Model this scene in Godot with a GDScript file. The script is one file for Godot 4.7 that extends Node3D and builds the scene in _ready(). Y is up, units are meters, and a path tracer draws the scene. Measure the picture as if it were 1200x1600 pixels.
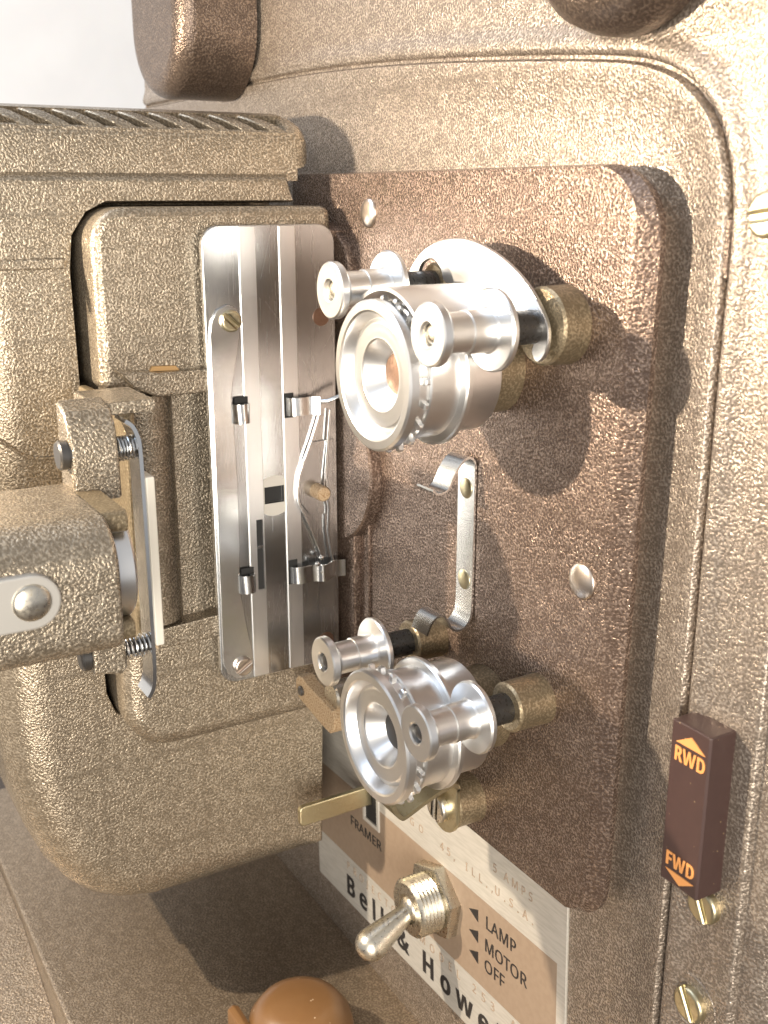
extends Node3D
# An old home-movie projector, close up. Millimetres in the code, metres in the scene.
# z = 0 is the front of the mechanism plate, x = 0 the film gate, y = 0 the aperture.

const MM := 0.001
var g := PackedVector3Array()   # triangles of the mesh being collected
var P := {}                     # materials
var rng := RandomNumberGenerator.new()

# ------------------------------------------------------------------ mesh tools
func quad(a: Vector3, b: Vector3, c: Vector3, d: Vector3) -> void:
	g.append_array([a, b, c, a, c, d])

func flip_from(s: int) -> void:
	for i in range(s, g.size(), 3):
		var t := g[i]
		g[i] = g[i + 1]
		g[i + 1] = t

func closed(s: int) -> void:
	var vol := 0.0
	var o := g[s]
	for i in range(s, g.size(), 3):
		vol += (g[i] - o).dot((g[i + 1] - o).cross(g[i + 2] - o))
	if vol < 0.0:
		flip_from(s)

func facing(s: int, dir: Vector3) -> void:
	var n := Vector3.ZERO
	for i in range(s, g.size(), 3):
		n += (g[i + 1] - g[i]).cross(g[i + 2] - g[i])
	if n.dot(dir) < 0.0:
		flip_from(s)

func emit(called: String, parent: Node3D, m: Material, smooth := 38.0) -> MeshInstance3D:
	var count := g.size() / 3
	var fn := PackedVector3Array()
	fn.resize(count)
	var at := {}
	for t in count:
		var n := (g[t * 3 + 1] - g[t * 3]).cross(g[t * 3 + 2] - g[t * 3])
		fn[t] = n
		for k in 3:
			var key := Vector3i((g[t * 3 + k] * 2000.0).round())
			if at.has(key):
				at[key].append(t)
			else:
				at[key] = [t]
	var lim := cos(deg_to_rad(smooth))
	var vs := PackedVector3Array()
	var ns := PackedVector3Array()
	for t in count:
		var own := fn[t].normalized()
		if own == Vector3.ZERO:
			continue
		for k in [0, 2, 1]:
			var p: Vector3 = g[t * 3 + k]
			var sum := Vector3.ZERO
			for o in at[Vector3i((p * 2000.0).round())]:
				if fn[o].normalized().dot(own) > lim:
					sum += fn[o]
			vs.append(p * MM)
			ns.append(sum.normalized())
	var a := []
	a.resize(Mesh.ARRAY_MAX)
	a[Mesh.ARRAY_VERTEX] = vs
	a[Mesh.ARRAY_NORMAL] = ns
	var me := ArrayMesh.new()
	me.add_surface_from_arrays(Mesh.PRIMITIVE_TRIANGLES, a)
	g = PackedVector3Array()
	return put(called, parent, me, m)

func put(called: String, parent: Node3D, me: Mesh, m: Material) -> MeshInstance3D:
	var o := MeshInstance3D.new()
	o.name = called
	o.mesh = me
	o.material_override = m
	parent.add_child(o, true)
	return o

func lathe(o: Vector3, ax: Vector3, prof: Array, n := 48, loop := false) -> void:
	var s := g.size()
	ax = ax.normalized()
	var u := ax.cross(Vector3.UP if absf(ax.y) < 0.9 else Vector3.RIGHT).normalized()
	var w := ax.cross(u)
	var m := prof.size()
	for j in (m if loop else m - 1):
		var a: Array = prof[j]
		var b: Array = prof[(j + 1) % m]
		for i in n:
			var d0 := u * cos(TAU * i / n) + w * sin(TAU * i / n)
			var d1 := u * cos(TAU * ((i + 1) % n) / n) + w * sin(TAU * ((i + 1) % n) / n)
			var a0: Vector3 = o + ax * a[1] + d0 * a[0]
			var a1: Vector3 = o + ax * a[1] + d1 * a[0]
			var b0: Vector3 = o + ax * b[1] + d0 * b[0]
			var b1: Vector3 = o + ax * b[1] + d1 * b[0]
			if a[0] > 0.0:
				g.append_array([a0, a1, b1])
			if b[0] > 0.0:
				g.append_array([a0, b1, b0])
	closed(s)

func inset(poly: PackedVector2Array, d: float, wt := []) -> PackedVector2Array:
	var out := PackedVector2Array()
	var n := poly.size()
	var area := 0.0
	for i in n:
		area += poly[i].cross(poly[(i + 1) % n])
	var sg := 1.0 if area > 0.0 else -1.0
	for i in n:
		var e0 := (poly[i] - poly[(i + n - 1) % n]).normalized()
		var e1 := (poly[(i + 1) % n] - poly[i]).normalized()
		var n0 := Vector2(-e0.y, e0.x) * sg
		var n1 := Vector2(-e1.y, e1.x) * sg
		var bi := n0 + n1
		var k := d * (1.0 if wt.is_empty() else float(wt[i]))
		out.append(poly[i] + bi * (k / maxf(0.35, 1.0 + n0.dot(n1))))
	return out

# Extrudes poly (in T's x,y) along T's z from h0 to h1, the edge at h1 (and h0 if both) rounded by bev.
func extr(T: Transform3D, poly: PackedVector2Array, h0: float, h1: float, bev := 0.0, seg := 2, both := false, wt := [], hole := PackedVector2Array()) -> void:
	var s := g.size()
	var sd := signf(h1 - h0)
	var layers := []
	if bev > 0.0 and both:
		for k in seg:
			var a := PI / 2 * k / seg
			layers.append([bev * (1.0 - sin(a)), h0 + sd * bev * (1.0 - cos(a))])
		layers.append([0.0, h0 + sd * bev])
	else:
		layers.append([0.0, h0])
	if bev > 0.0:
		for k in seg + 1:
			var a := PI / 2 * k / seg
			layers.append([bev * (1.0 - cos(a)), h1 - sd * bev * (1.0 - sin(a))])
	else:
		layers.append([0.0, h1])
	var rings := []
	for l in layers:
		rings.append([inset(poly, l[0], wt) if l[0] > 0.0 else poly, l[1]])
	var n := poly.size()
	for r in rings.size() - 1:
		var A: PackedVector2Array = rings[r][0]
		var B: PackedVector2Array = rings[r + 1][0]
		for i in n:
			var j := (i + 1) % n
			quad(T * Vector3(A[i].x, A[i].y, rings[r][1]), T * Vector3(A[j].x, A[j].y, rings[r][1]), T * Vector3(B[j].x, B[j].y, rings[r + 1][1]), T * Vector3(B[i].x, B[i].y, rings[r + 1][1]))
	var first := g.size()
	for e in 2:
		var R: Array = rings[0] if e == 0 else rings[-1]
		var c := g.size()
		var poly2: PackedVector2Array = R[0]
		var pieces := [poly2]
		if hole.size():   # holes are upright rectangles: left, right, below, above
			var lo := hole[0]
			var hi := hole[0]
			for q in hole:
				lo = lo.min(q)
				hi = hi.max(q)
			pieces = []
			for w in [[-999.0, -999.0, lo.x, 999.0], [hi.x, -999.0, 999.0, 999.0], [lo.x, -999.0, hi.x, lo.y], [lo.x, hi.y, hi.x, 999.0]]:
				pieces.append_array(Geometry2D.intersect_polygons(poly2, PackedVector2Array([Vector2(w[0], w[1]), Vector2(w[2], w[1]), Vector2(w[2], w[3]), Vector2(w[0], w[3])])))
		for pc in pieces:
			var big := PackedVector2Array()
			for q in pc:
				big.append(q * 100.0)
			var tr := Geometry2D.triangulate_polygon(big)
			if tr.is_empty() and not hole.size():
				for q in poly.size():
					big[q] = poly[q] * 100.0
				tr = Geometry2D.triangulate_polygon(big)
			if tr.is_empty():
				push_warning("a cap could not be triangulated")
			for i in tr:
				g.append(T * Vector3(pc[i].x, pc[i].y, R[1]))
		facing(c, T.basis * Vector3(0, 0, -sd if e == 0 else sd))
	# walls: outward
	var area := 0.0
	for i in n:
		area += poly[i].cross(poly[(i + 1) % n])
	if (area < 0.0) != (sd < 0.0):
		for i in range(s, first, 3):
			var t := g[i]
			g[i] = g[i + 1]
			g[i + 1] = t
	if hole.size():
		var hs := g.size()
		var harea := 0.0
		var m := hole.size()
		for i in m:
			var j := (i + 1) % m
			harea += hole[i].cross(hole[j])
			quad(T * Vector3(hole[i].x, hole[i].y, h0), T * Vector3(hole[j].x, hole[j].y, h0), T * Vector3(hole[j].x, hole[j].y, h1), T * Vector3(hole[i].x, hole[i].y, h1))
		if (harea > 0.0) != (sd < 0.0):
			flip_from(hs)

func rrect(x0: float, y0: float, x1: float, y1: float, r: Variant, seg := 6) -> PackedVector2Array:
	var rs: Array = r if r is Array else [r, r, r, r]   # from (x1,y1) round to (x1,y0): +x+y, -x+y, -x-y, +x-y
	var out := PackedVector2Array()
	var cs := [[x1, y1, -1, -1, 0.0], [x0, y1, 1, -1, 90.0], [x0, y0, 1, 1, 180.0], [x1, y0, -1, 1, 270.0]]
	for k in 4:
		var c: Array = cs[k]
		var rad: float = rs[k]
		if rad <= 0.0:
			out.append(Vector2(c[0], c[1]))
			continue
		for i in seg + 1:
			var a := deg_to_rad(c[4] + 90.0 * i / seg)
			out.append(Vector2(c[0] + c[2] * rad + cos(a) * rad, c[1] + c[3] * rad + sin(a) * rad))
	return out

func box(a: Vector3, b: Vector3, bev := 0.2) -> void:
	extr(Transform3D(Basis(), Vector3.ZERO), rrect(minf(a.x, b.x), minf(a.y, b.y), maxf(a.x, b.x), maxf(a.y, b.y), bev, 2), minf(a.z, b.z), maxf(a.z, b.z), bev, 2, true)

# Axes for outlines seen from the lens side: poly (z, y), extruded along +x.
func gate_axes(x := 0.0) -> Transform3D:
	return Transform3D(Basis(Vector3(0, 0, 1), Vector3(0, 1, 0), Vector3(1, 0, 0)), Vector3(x, 0, 0))

func up_axes(y := 0.0) -> Transform3D:   # poly (x, z), extruded along +y
	return Transform3D(Basis(Vector3(1, 0, 0), Vector3(0, 0, 1), Vector3(0, 1, 0)), Vector3(0, y, 0))

func flat_axes(z := 0.0) -> Transform3D:
	return Transform3D(Basis(), Vector3(0, 0, z))

func curve(pts: Array, per := 6, loop := false) -> PackedVector2Array:   # Catmull-Rom through the points
	var out := PackedVector2Array()
	var n := pts.size()
	for i in (n if loop else n - 1):
		for k in per:
			var t := float(k) / per
			var p := []
			for d in [-1, 0, 1, 2]:
				p.append(pts[posmod(i + d, n)] if loop else pts[clampi(i + d, 0, n - 1)])
			out.append((p[1] as Vector2).cubic_interpolate(p[2], p[0], p[3], t))
	if not loop:
		out.append(pts[-1])
	return out

func thick(path: PackedVector2Array, t: float) -> PackedVector2Array:
	var l := PackedVector2Array()
	var r := PackedVector2Array()
	for i in path.size():
		var d := (path[mini(i + 1, path.size() - 1)] - path[maxi(i - 1, 0)]).normalized()
		var nn := Vector2(-d.y, d.x) * t * 0.5
		l.append(path[i] + nn)
		r.append(path[i] - nn)
	r.reverse()
	l.append_array(r)
	return l

func strip(T: Transform3D, path: PackedVector2Array, t: float, w0: float, w1: float) -> void:
	# a bent strip of sheet metal: quads, so that tight curls do not upset the caps
	var s := g.size()
	var poly := thick(path, t)
	var n := poly.size()
	var h := path.size()
	for i in n:
		var j := (i + 1) % n
		quad(T * Vector3(poly[i].x, poly[i].y, w0), T * Vector3(poly[j].x, poly[j].y, w0), T * Vector3(poly[j].x, poly[j].y, w1), T * Vector3(poly[i].x, poly[i].y, w1))
	for i in h - 1:
		for w in [w0, w1]:
			var a := poly[i]
			var b := poly[i + 1]
			var c := poly[n - 2 - i]
			var d := poly[n - 1 - i]
			if w == w0:
				quad(T * Vector3(d.x, d.y, w), T * Vector3(c.x, c.y, w), T * Vector3(b.x, b.y, w), T * Vector3(a.x, a.y, w))
			else:
				quad(T * Vector3(a.x, a.y, w), T * Vector3(b.x, b.y, w), T * Vector3(c.x, c.y, w), T * Vector3(d.x, d.y, w))
	closed(s)

func tube(path: Array, r: float, n := 8, flat := 1.0) -> void:
	var s := g.size()
	var prev := []
	var u := Vector3.ZERO
	for i in path.size():
		var d: Vector3 = (path[mini(i + 1, path.size() - 1)] - path[maxi(i - 1, 0)]).normalized()
		if i == 0:
			u = d.cross(Vector3(0.31, 0.2, 0.93)).normalized()
		u = (u - d * u.dot(d)).normalized()
		var w := d.cross(u)
		var ring := []
		for k in n:
			ring.append(path[i] + (u * cos(TAU * k / n) + w * sin(TAU * k / n) * flat) * r)
		for k in n:
			if i == 0:
				g.append_array([path[0], ring[(k + 1) % n], ring[k]])
			else:
				quad(prev[k], prev[(k + 1) % n], ring[(k + 1) % n], ring[k])
			if i == path.size() - 1:
				g.append_array([path[i], ring[k], ring[(k + 1) % n]])
		prev = ring
	closed(s)

func part(called: String, parent: Node3D, label := "") -> Node3D:
	var o := Node3D.new()
	o.name = called
	parent.add_child(o, true)
	if label:
		o.set_meta("label", label)
	return o

func say(o: Node, label: String) -> Node:
	o.set_meta("label", label)
	return o

func words(text: String, parent: Node3D, at: Vector3, height: float, m: Material, stretch := 1.0, font := "Droid Sans", weight := 400, turn := 0.0, spacing := 0, depth := 0.12) -> MeshInstance3D:
	at.y -= 0.33 * height
	var t := TextMesh.new()
	var f := SystemFont.new()
	f.font_names = PackedStringArray([font])
	f.font_weight = weight
	var v := FontVariation.new()
	v.base_font = f
	v.spacing_glyph = spacing
	t.font = v
	t.font_size = 48
	t.text = text
	var k := height / 34.3                # a capital is 34.3 mm high at this size
	t.pixel_size = MM
	t.depth = depth * MM / k
	t.curve_step = 1.5
	t.horizontal_alignment = HORIZONTAL_ALIGNMENT_LEFT
	t.vertical_alignment = VERTICAL_ALIGNMENT_BOTTOM
	var o := put("lettering", parent, t, m)
	o.transform = Transform3D(Basis.from_euler(Vector3(0, 0, turn)).scaled_local(Vector3(stretch * k, k, k)), at * MM)
	return o

# ------------------------------------------------------------------ materials
func tex(im: Image) -> ImageTexture:
	return ImageTexture.create_from_image(im)

func noise_bytes(size: int, freq: float, seed_: int, octaves: int, kind := FastNoiseLite.TYPE_SIMPLEX_SMOOTH, warp := 0.0) -> PackedByteArray:
	var f := FastNoiseLite.new()
	f.seed = seed_
	f.noise_type = kind
	f.frequency = freq
	f.fractal_type = FastNoiseLite.FRACTAL_FBM if octaves > 1 else FastNoiseLite.FRACTAL_NONE
	f.fractal_octaves = octaves
	if warp > 0.0:
		f.domain_warp_enabled = true
		f.domain_warp_amplitude = warp
		f.domain_warp_frequency = freq * 0.8
	var im := f.get_seamless_image(size, size, false, false, 0.12, true)
	im.convert(Image.FORMAT_L8)
	return im.get_data()

func gray(d: PackedByteArray, size: int) -> Image:
	return Image.create_from_data(size, size, false, Image.FORMAT_L8, d)

func ramp(d: PackedByteArray, size: int, stops: Array) -> Image:   # stops: [position, linear colour]
	var lut := []
	for i in 256:
		var t := i / 255.0
		var c: Color = stops[0][1]
		for k in stops.size() - 1:
			if t >= stops[k][0]:
				c = (stops[k][1] as Color).lerp(stops[k + 1][1], clampf((t - stops[k][0]) / (stops[k + 1][0] - stops[k][0]), 0, 1))
		c = c.linear_to_srgb()
		lut.append([int(clampf(c.r, 0, 1) * 255.0 + 0.5), int(clampf(c.g, 0, 1) * 255.0 + 0.5), int(clampf(c.b, 0, 1) * 255.0 + 0.5)])
	var o := PackedByteArray()
	o.resize(size * size * 3)
	for i in size * size:
		var l: Array = lut[d[i]]
		o[i * 3] = l[0]
		o[i * 3 + 1] = l[1]
		o[i * 3 + 2] = l[2]
	return Image.create_from_data(size, size, false, Image.FORMAT_RGB8, o)

func lin(r: float, gg: float, b: float) -> Color:
	return Color(r, gg, b)

func mat(called: String, c: Color, rough: float, metal: float) -> StandardMaterial3D:
	var m := StandardMaterial3D.new()
	m.resource_name = called
	m.albedo_color = c.linear_to_srgb()
	m.roughness = rough
	m.metallic = metal
	P[called] = m
	return m

func tri_planar(m: StandardMaterial3D, tile_mm: float, stretch := Vector3.ONE) -> void:
	m.uv1_triplanar = true
	m.uv1_triplanar_sharpness = 6.0
	m.uv1_scale = stretch * (1000.0 / tile_mm)

func paint(called: String, a: Color, b: Color, c: Color, rough: float, metal: float, relief: float, tile: float, fleck: PackedByteArray, height: PackedByteArray, size: int) -> void:
	var m := mat(called, Color.WHITE, rough, metal)
	m.albedo_texture = tex(ramp(fleck, size, [[0.0, a], [0.40, a], [0.56, b], [0.72, c], [1.0, c]]))
	m.heightmap_enabled = true
	m.heightmap_texture = tex(gray(height, size))
	m.heightmap_scale = relief
	tri_planar(m, tile)

func metal(called: String, c: Color, rough0: float, rough1: float, tile: float, d: PackedByteArray, size: int, stain: Color, stretch := Vector3.ONE, relief := 0.0) -> void:
	var m := mat(called, Color.WHITE, 1.0, 1.0)
	m.albedo_texture = tex(ramp(d, size, [[0.0, stain], [0.30, c], [1.0, c]]))
	m.roughness_texture = tex(ramp(d, size, [[0.2, lin(rough1, rough1, rough1).srgb_to_linear()], [0.75, lin(rough0, rough0, rough0).srgb_to_linear()]]))
	if relief > 0.0:
		m.heightmap_enabled = true
		m.heightmap_texture = tex(gray(d, size))
		m.heightmap_scale = relief
	tri_planar(m, tile, stretch)

func make_materials() -> void:
	var size := 1024
	var worm := noise_bytes(size, 0.034, 11, 2, FastNoiseLite.TYPE_SIMPLEX_SMOOTH, 18.0)
	var fine := noise_bytes(size, 0.075, 5, 2, FastNoiseLite.TYPE_SIMPLEX, 8.0)
	var mott := noise_bytes(size, 0.006, 21, 4)
	var h := PackedByteArray()
	var f := PackedByteArray()
	h.resize(size * size)
	f.resize(size * size)
	for i in size * size:
		var w := worm[i] / 255.0
		var q := fine[i] / 255.0
		h[i] = int(clampf(w * 0.86 + q * 0.14, 0, 1) * 255.0)
		f[i] = int(clampf(0.5 + (w - 0.5) * 0.9 + (q - 0.5) * 0.3 + (mott[i] / 255.0 - 0.5) * 0.25, 0, 1) * 255.0)
	#                         pits                      field                     raised flecks, pigment with bump sparkle painted in
	paint("body_paint", lin(0.225, 0.183, 0.149), lin(0.315, 0.262, 0.217), lin(0.47, 0.405, 0.34), 0.25, 0.64, 0.0135, 21.0, f, h, size)
	paint("plate_paint", lin(0.125, 0.087, 0.067), lin(0.185, 0.134, 0.106), lin(0.31, 0.236, 0.190), 0.24, 0.66, 0.0135, 21.0, f, h, size)
	paint("house_paint", lin(0.235, 0.194, 0.145), lin(0.335, 0.283, 0.216), lin(0.50, 0.434, 0.342), 0.24, 0.68, 0.0135, 21.0, f, h, size)
	paint("base_paint", lin(0.18, 0.139, 0.098), lin(0.25, 0.197, 0.142), lin(0.37, 0.30, 0.222), 0.30, 0.58, 0.0120, 22.0, f, h, size)
	paint("bronze_paint", lin(0.22, 0.172, 0.108), lin(0.28, 0.222, 0.142), lin(0.38, 0.31, 0.205), 0.38, 0.7, 0.006, 21.0, f, h, size)
	paint("dark_paint", lin(0.085, 0.062, 0.049), lin(0.12, 0.090, 0.071), lin(0.21, 0.16, 0.125), 0.30, 0.62, 0.0110, 21.0, f, h, size)
	var grain := noise_bytes(512, 0.02, 31, 5)
	# film scratches: fine upright lines of differing length over faint smudges
	var scratch := PackedByteArray()
	scratch.resize(512 * 512)
	for i in 512 * 512:
		scratch[i] = 170
	for k in 260:
		var sx := rng.randi_range(0, 511)
		var sy := rng.randi_range(0, 511)
		var dark := rng.randi_range(12, 70)
		var lean := rng.randf_range(-0.06, 0.06) if k % 6 else rng.randf_range(-0.8, 0.8)
		for j in rng.randi_range(8, 150):
			var at := posmod(sy + j, 512) * 512 + posmod(sx + int(j * lean), 512)
			scratch[at] = maxi(0, scratch[at] - dark)
	# dust: sparse pale specks
	var dust := PackedByteArray()
	dust.resize(512 * 512)
	for i in 512 * 512:
		dust[i] = 60 + grain[i] / 8
	for k in 46:
		var cx := rng.randi_range(0, 511)
		var cy := rng.randi_range(0, 511)
		var rr := rng.randi_range(1, 2)
		for dy in range(-rr, rr + 1):
			for dx in range(-rr, rr + 1):
				if dx * dx + dy * dy <= rr * rr:
					dust[posmod(cy + dy, 512) * 512 + posmod(cx + dx, 512)] = rng.randi_range(170, 250)
	mat("aluminium", lin(0.80, 0.80, 0.795), 0.33, 1.0)
	metal("steel", lin(0.50, 0.515, 0.53), 0.20, 0.34, 34.0, scratch, 512, lin(0.38, 0.375, 0.355))
	metal("rail_steel", lin(0.78, 0.79, 0.80), 0.32, 0.42, 30.0, scratch, 512, lin(0.58, 0.57, 0.54))
	metal("spring_steel", lin(0.66, 0.67, 0.68), 0.18, 0.25, 60.0, mott, size, lin(0.60, 0.59, 0.57))
	metal("brass", lin(0.56, 0.50, 0.34), 0.28, 0.42, 9.0, grain, 512, lin(0.44, 0.36, 0.20))
	metal("nickel", lin(0.63, 0.59, 0.51), 0.26, 0.38, 12.0, grain, 512, lin(0.45, 0.38, 0.26))
	mat("rivet_metal", lin(0.66, 0.575, 0.50), 0.30, 1.0)
	metal("copper", lin(0.34, 0.225, 0.165), 0.3, 0.5, 6.0, grain, 512, lin(0.25, 0.14, 0.09))
	var m := mat("black_post", lin(0.022, 0.020, 0.018), 0.42, 0.0)
	m.roughness_texture = tex(gray(grain, 512))
	m.roughness = 0.75
	tri_planar(m, 10.0)
	mat("opening_shade", lin(0.012, 0.012, 0.012), 0.7, 0.0)  # near-black colour standing in for the dark inside openings
	mat("dark_steel", lin(0.12, 0.115, 0.11), 0.35, 0.8)
	m = mat("label_silver", Color.WHITE, 0.42, 0.35)
	m.albedo_texture = tex(ramp(grain, 512, [[0.2, lin(0.43, 0.41, 0.37)], [0.7, lin(0.50, 0.48, 0.44)]]))
	tri_planar(m, 20.0, Vector3(0.3, 2.5, 1))
	m = mat("label_tan", Color.WHITE, 0.5, 0.1)
	m.albedo_texture = tex(ramp(grain, 512, [[0.2, lin(0.245, 0.182, 0.132)], [0.7, lin(0.265, 0.20, 0.147)]]))
	tri_planar(m, 20.0)
	mat("ink_black", lin(0.018, 0.016, 0.016), 0.5, 0.0)
	mat("etched_text", lin(0.33, 0.26, 0.20), 0.45, 0.2)
	mat("slot_grey", lin(0.50, 0.48, 0.44), 0.5, 0.2)
	m = mat("lever_plastic", Color.WHITE, 0.36, 0.0)
	m.albedo_texture = tex(ramp(dust, 512, [[0.2, lin(0.042, 0.022, 0.020)], [0.4, lin(0.052, 0.028, 0.024)], [0.95, lin(0.34, 0.25, 0.13)]]))
	m.roughness_texture = tex(ramp(scratch, 512, [[0.1, lin(0.26, 0.26, 0.26)], [0.9, lin(0.10, 0.10, 0.10)]]))
	m.roughness = 1.0
	tri_planar(m, 26.0)
	mat("orange_ink", lin(0.62, 0.27, 0.085), 0.55, 0.0)
	m = mat("amber_plastic", Color.WHITE, 0.32, 0.0)
	m.albedo_texture = tex(ramp(dust, 512, [[0.2, lin(0.165, 0.085, 0.034)], [0.4, lin(0.185, 0.097, 0.040)], [0.95, lin(0.62, 0.50, 0.36)]]))
	tri_planar(m, 40.0)
	m = mat("link_fibre", Color.WHITE, 0.6, 0.1)
	m.albedo_texture = tex(ramp(grain, 512, [[0.25, lin(0.24, 0.14, 0.06)], [0.5, lin(0.40, 0.29, 0.18)], [0.8, lin(0.45, 0.335, 0.215)]]))
	tri_planar(m, 5.0)
	metal("bush_metal", lin(0.57, 0.54, 0.47), 0.24, 0.36, 12.0, grain, 512, lin(0.47, 0.42, 0.33))
	m = mat("strap_metal", lin(0.56, 0.54, 0.50), 0.38, 0.55)
	mat("pad_white", lin(0.66, 0.63, 0.56), 0.5, 0.1)
	m = mat("wall_white", Color.WHITE, 0.9, 0.0)
	m.albedo_texture = tex(ramp(mott, size, [[0.2, lin(0.80, 0.79, 0.78)], [0.8, lin(0.84, 0.83, 0.82)]]))
	tri_planar(m, 600.0)
	mat("worn_orange", lin(0.42, 0.26, 0.11), 0.5, 0.2)
	mat("table_dark", lin(0.06, 0.045, 0.035), 0.6, 0.0)

# ------------------------------------------------------------------ scene
func _ready() -> void:
	rng.seed = 7
	# camera
	var cam := Camera3D.new()
	cam.name = "camera"
	var yaw := deg_to_rad(30.6)
	var pit := deg_to_rad(16.4)
	var fwd := Vector3(-cos(yaw) * cos(pit), -sin(pit), -sin(yaw) * cos(pit))
	var at := CameraAttributesPhysical.new()
	at.frustum_focal_length = 25.35
	at.frustum_focus_distance = 0.182
	at.frustum_near = 0.01
	at.frustum_far = 20.0
	at.exposure_aperture = 30.0
	cam.attributes = at
	add_child(cam)
	cam.look_at_from_position(Vector3(181.5, 54.65, 100.0) * MM, Vector3(181.5, 54.65, 100.0) * MM + fwd, Vector3.UP)
	cam.fov = rad_to_deg(2.0 * atan(800.0 / 1690.0))
	# surroundings: a dim plain room
	var we := WorldEnvironment.new()
	we.name = "environment"
	var e := Environment.new()
	e.background_mode = Environment.BG_COLOR
	e.background_color = lin(0.55, 0.55, 0.56).linear_to_srgb()
	e.tonemap_mode = Environment.TONE_MAPPER_LINEAR
	e.tonemap_exposure = 1.0
	e.sdfgi_enabled = true
	e.ssao_enabled = true
	e.ssil_enabled = true
	we.environment = e
	add_child(we)
	# the small warm lamp close by on the left, whose sharp shadows fall to the right
	area("desk_lamp_light", Vector3(-22, 70, 175) * MM, Vector3(45, 0, 0) * MM, Vector2(0.0026, 0.0026), Color(1.0, 0.925, 0.82), 0.096)
	area("window_light", Vector3(-0.25, 0.75, 0.45), Vector3(0, 0, 0), Vector2(0.8, 0.6), Color(0.82, 0.90, 1.0), 0.4)
	area("room_light", Vector3(1.3, 0.05, 0.75), Vector3(0, 0, 0), Vector2(0.7, 0.9), Color(1.0, 0.96, 0.90), 3.6)
	area("wall_fill_light", Vector3(-0.35, 0.55, 0.5), Vector3(-1.2, 0.1, -0.2), Vector2(0.4, 0.4), Color(1.0, 0.97, 0.94), 0.5)  # added fill that brightens the wall, no fixture behind it
	make_materials()
	setting()
	var pj := Node3D.new()
	pj.name = "film_projector"
	pj.set_meta("label", "brown hammered-metal home film projector with its lens gate swung open")
	pj.set_meta("category", "projector")
	add_child(pj)
	body(pj)
	plate(pj)
	lamp_house(pj)
	gate_block(pj)
	film_gate(pj)
	lens_mount(pj)
	sprockets(pj)
	rollers(pj)
	guides(pj)
	nameplate(pj)
	toggle(pj)
	direction(pj)
	reel_arms(pj)
	base(pj)

func area(called: String, from: Vector3, to: Vector3, size: Vector2, c: Color, energy: float) -> void:
	var a := AreaLight3D.new()
	a.name = called
	a.area_size = size
	a.light_color = c
	a.light_energy = energy
	a.area_range = 8.0
	a.area_attenuation = 2.0
	a.shadow_enabled = true
	add_child(a)
	a.look_at_from_position(from, to, Vector3.UP)

func setting() -> void:
	box(Vector3(-1230, -900, -2200), Vector3(-1200, 1500, 1400), 1.0)
	emit("wall", self, P.wall_white).set_meta("kind", "structure")
	box(Vector3(-700, -200, -500), Vector3(500, -165, 500), 2.0)
	emit("table", self, P.table_dark).set_meta("kind", "structure")

func dome(o: Vector3, ax: Vector3, r: float, h: float, sink := 0.6) -> void:
	var prof := [[0.0, -sink], [r, -sink], [r, 0.15 * h]]
	for k in range(1, 7):
		var a := PI / 2 * k / 6.0
		prof.append([r * cos(a) if k < 6 else 0.0, 0.15 * h + 0.85 * h * sin(a)])
	lathe(o, ax, prof, 32)

# Slotted screw: two half heads with a real slot between them.
func slotted(called: String, parent: Node3D, o: Vector3, ax: Vector3, r: float, h: float, ang: float, m: Material, slot := 0.32) -> void:
	var u := ax.cross(Vector3.UP if absf(ax.y) < 0.9 else Vector3.RIGHT).normalized()
	var w := ax.cross(u)
	var T := Transform3D(Basis(u * cos(ang) + w * sin(ang), w * cos(ang) - u * sin(ang), ax), o)
	for sd in [0.0, PI]:
		var poly := PackedVector2Array()
		var a0 := asin(slot / r)
		for k in 15:
			var a: float = sd + lerpf(a0, PI - a0, k / 14.0)
			poly.append(Vector2(cos(a), sin(a)) * r)
		extr(T, poly, -0.4, h, h * 0.45, 3)
	extr(T, PackedVector2Array(rrect(-r * 0.97, -slot * 1.4, r * 0.97, slot * 1.4, 0.0)), -0.4, h * 0.35)
	emit(called, parent, m)

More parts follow.
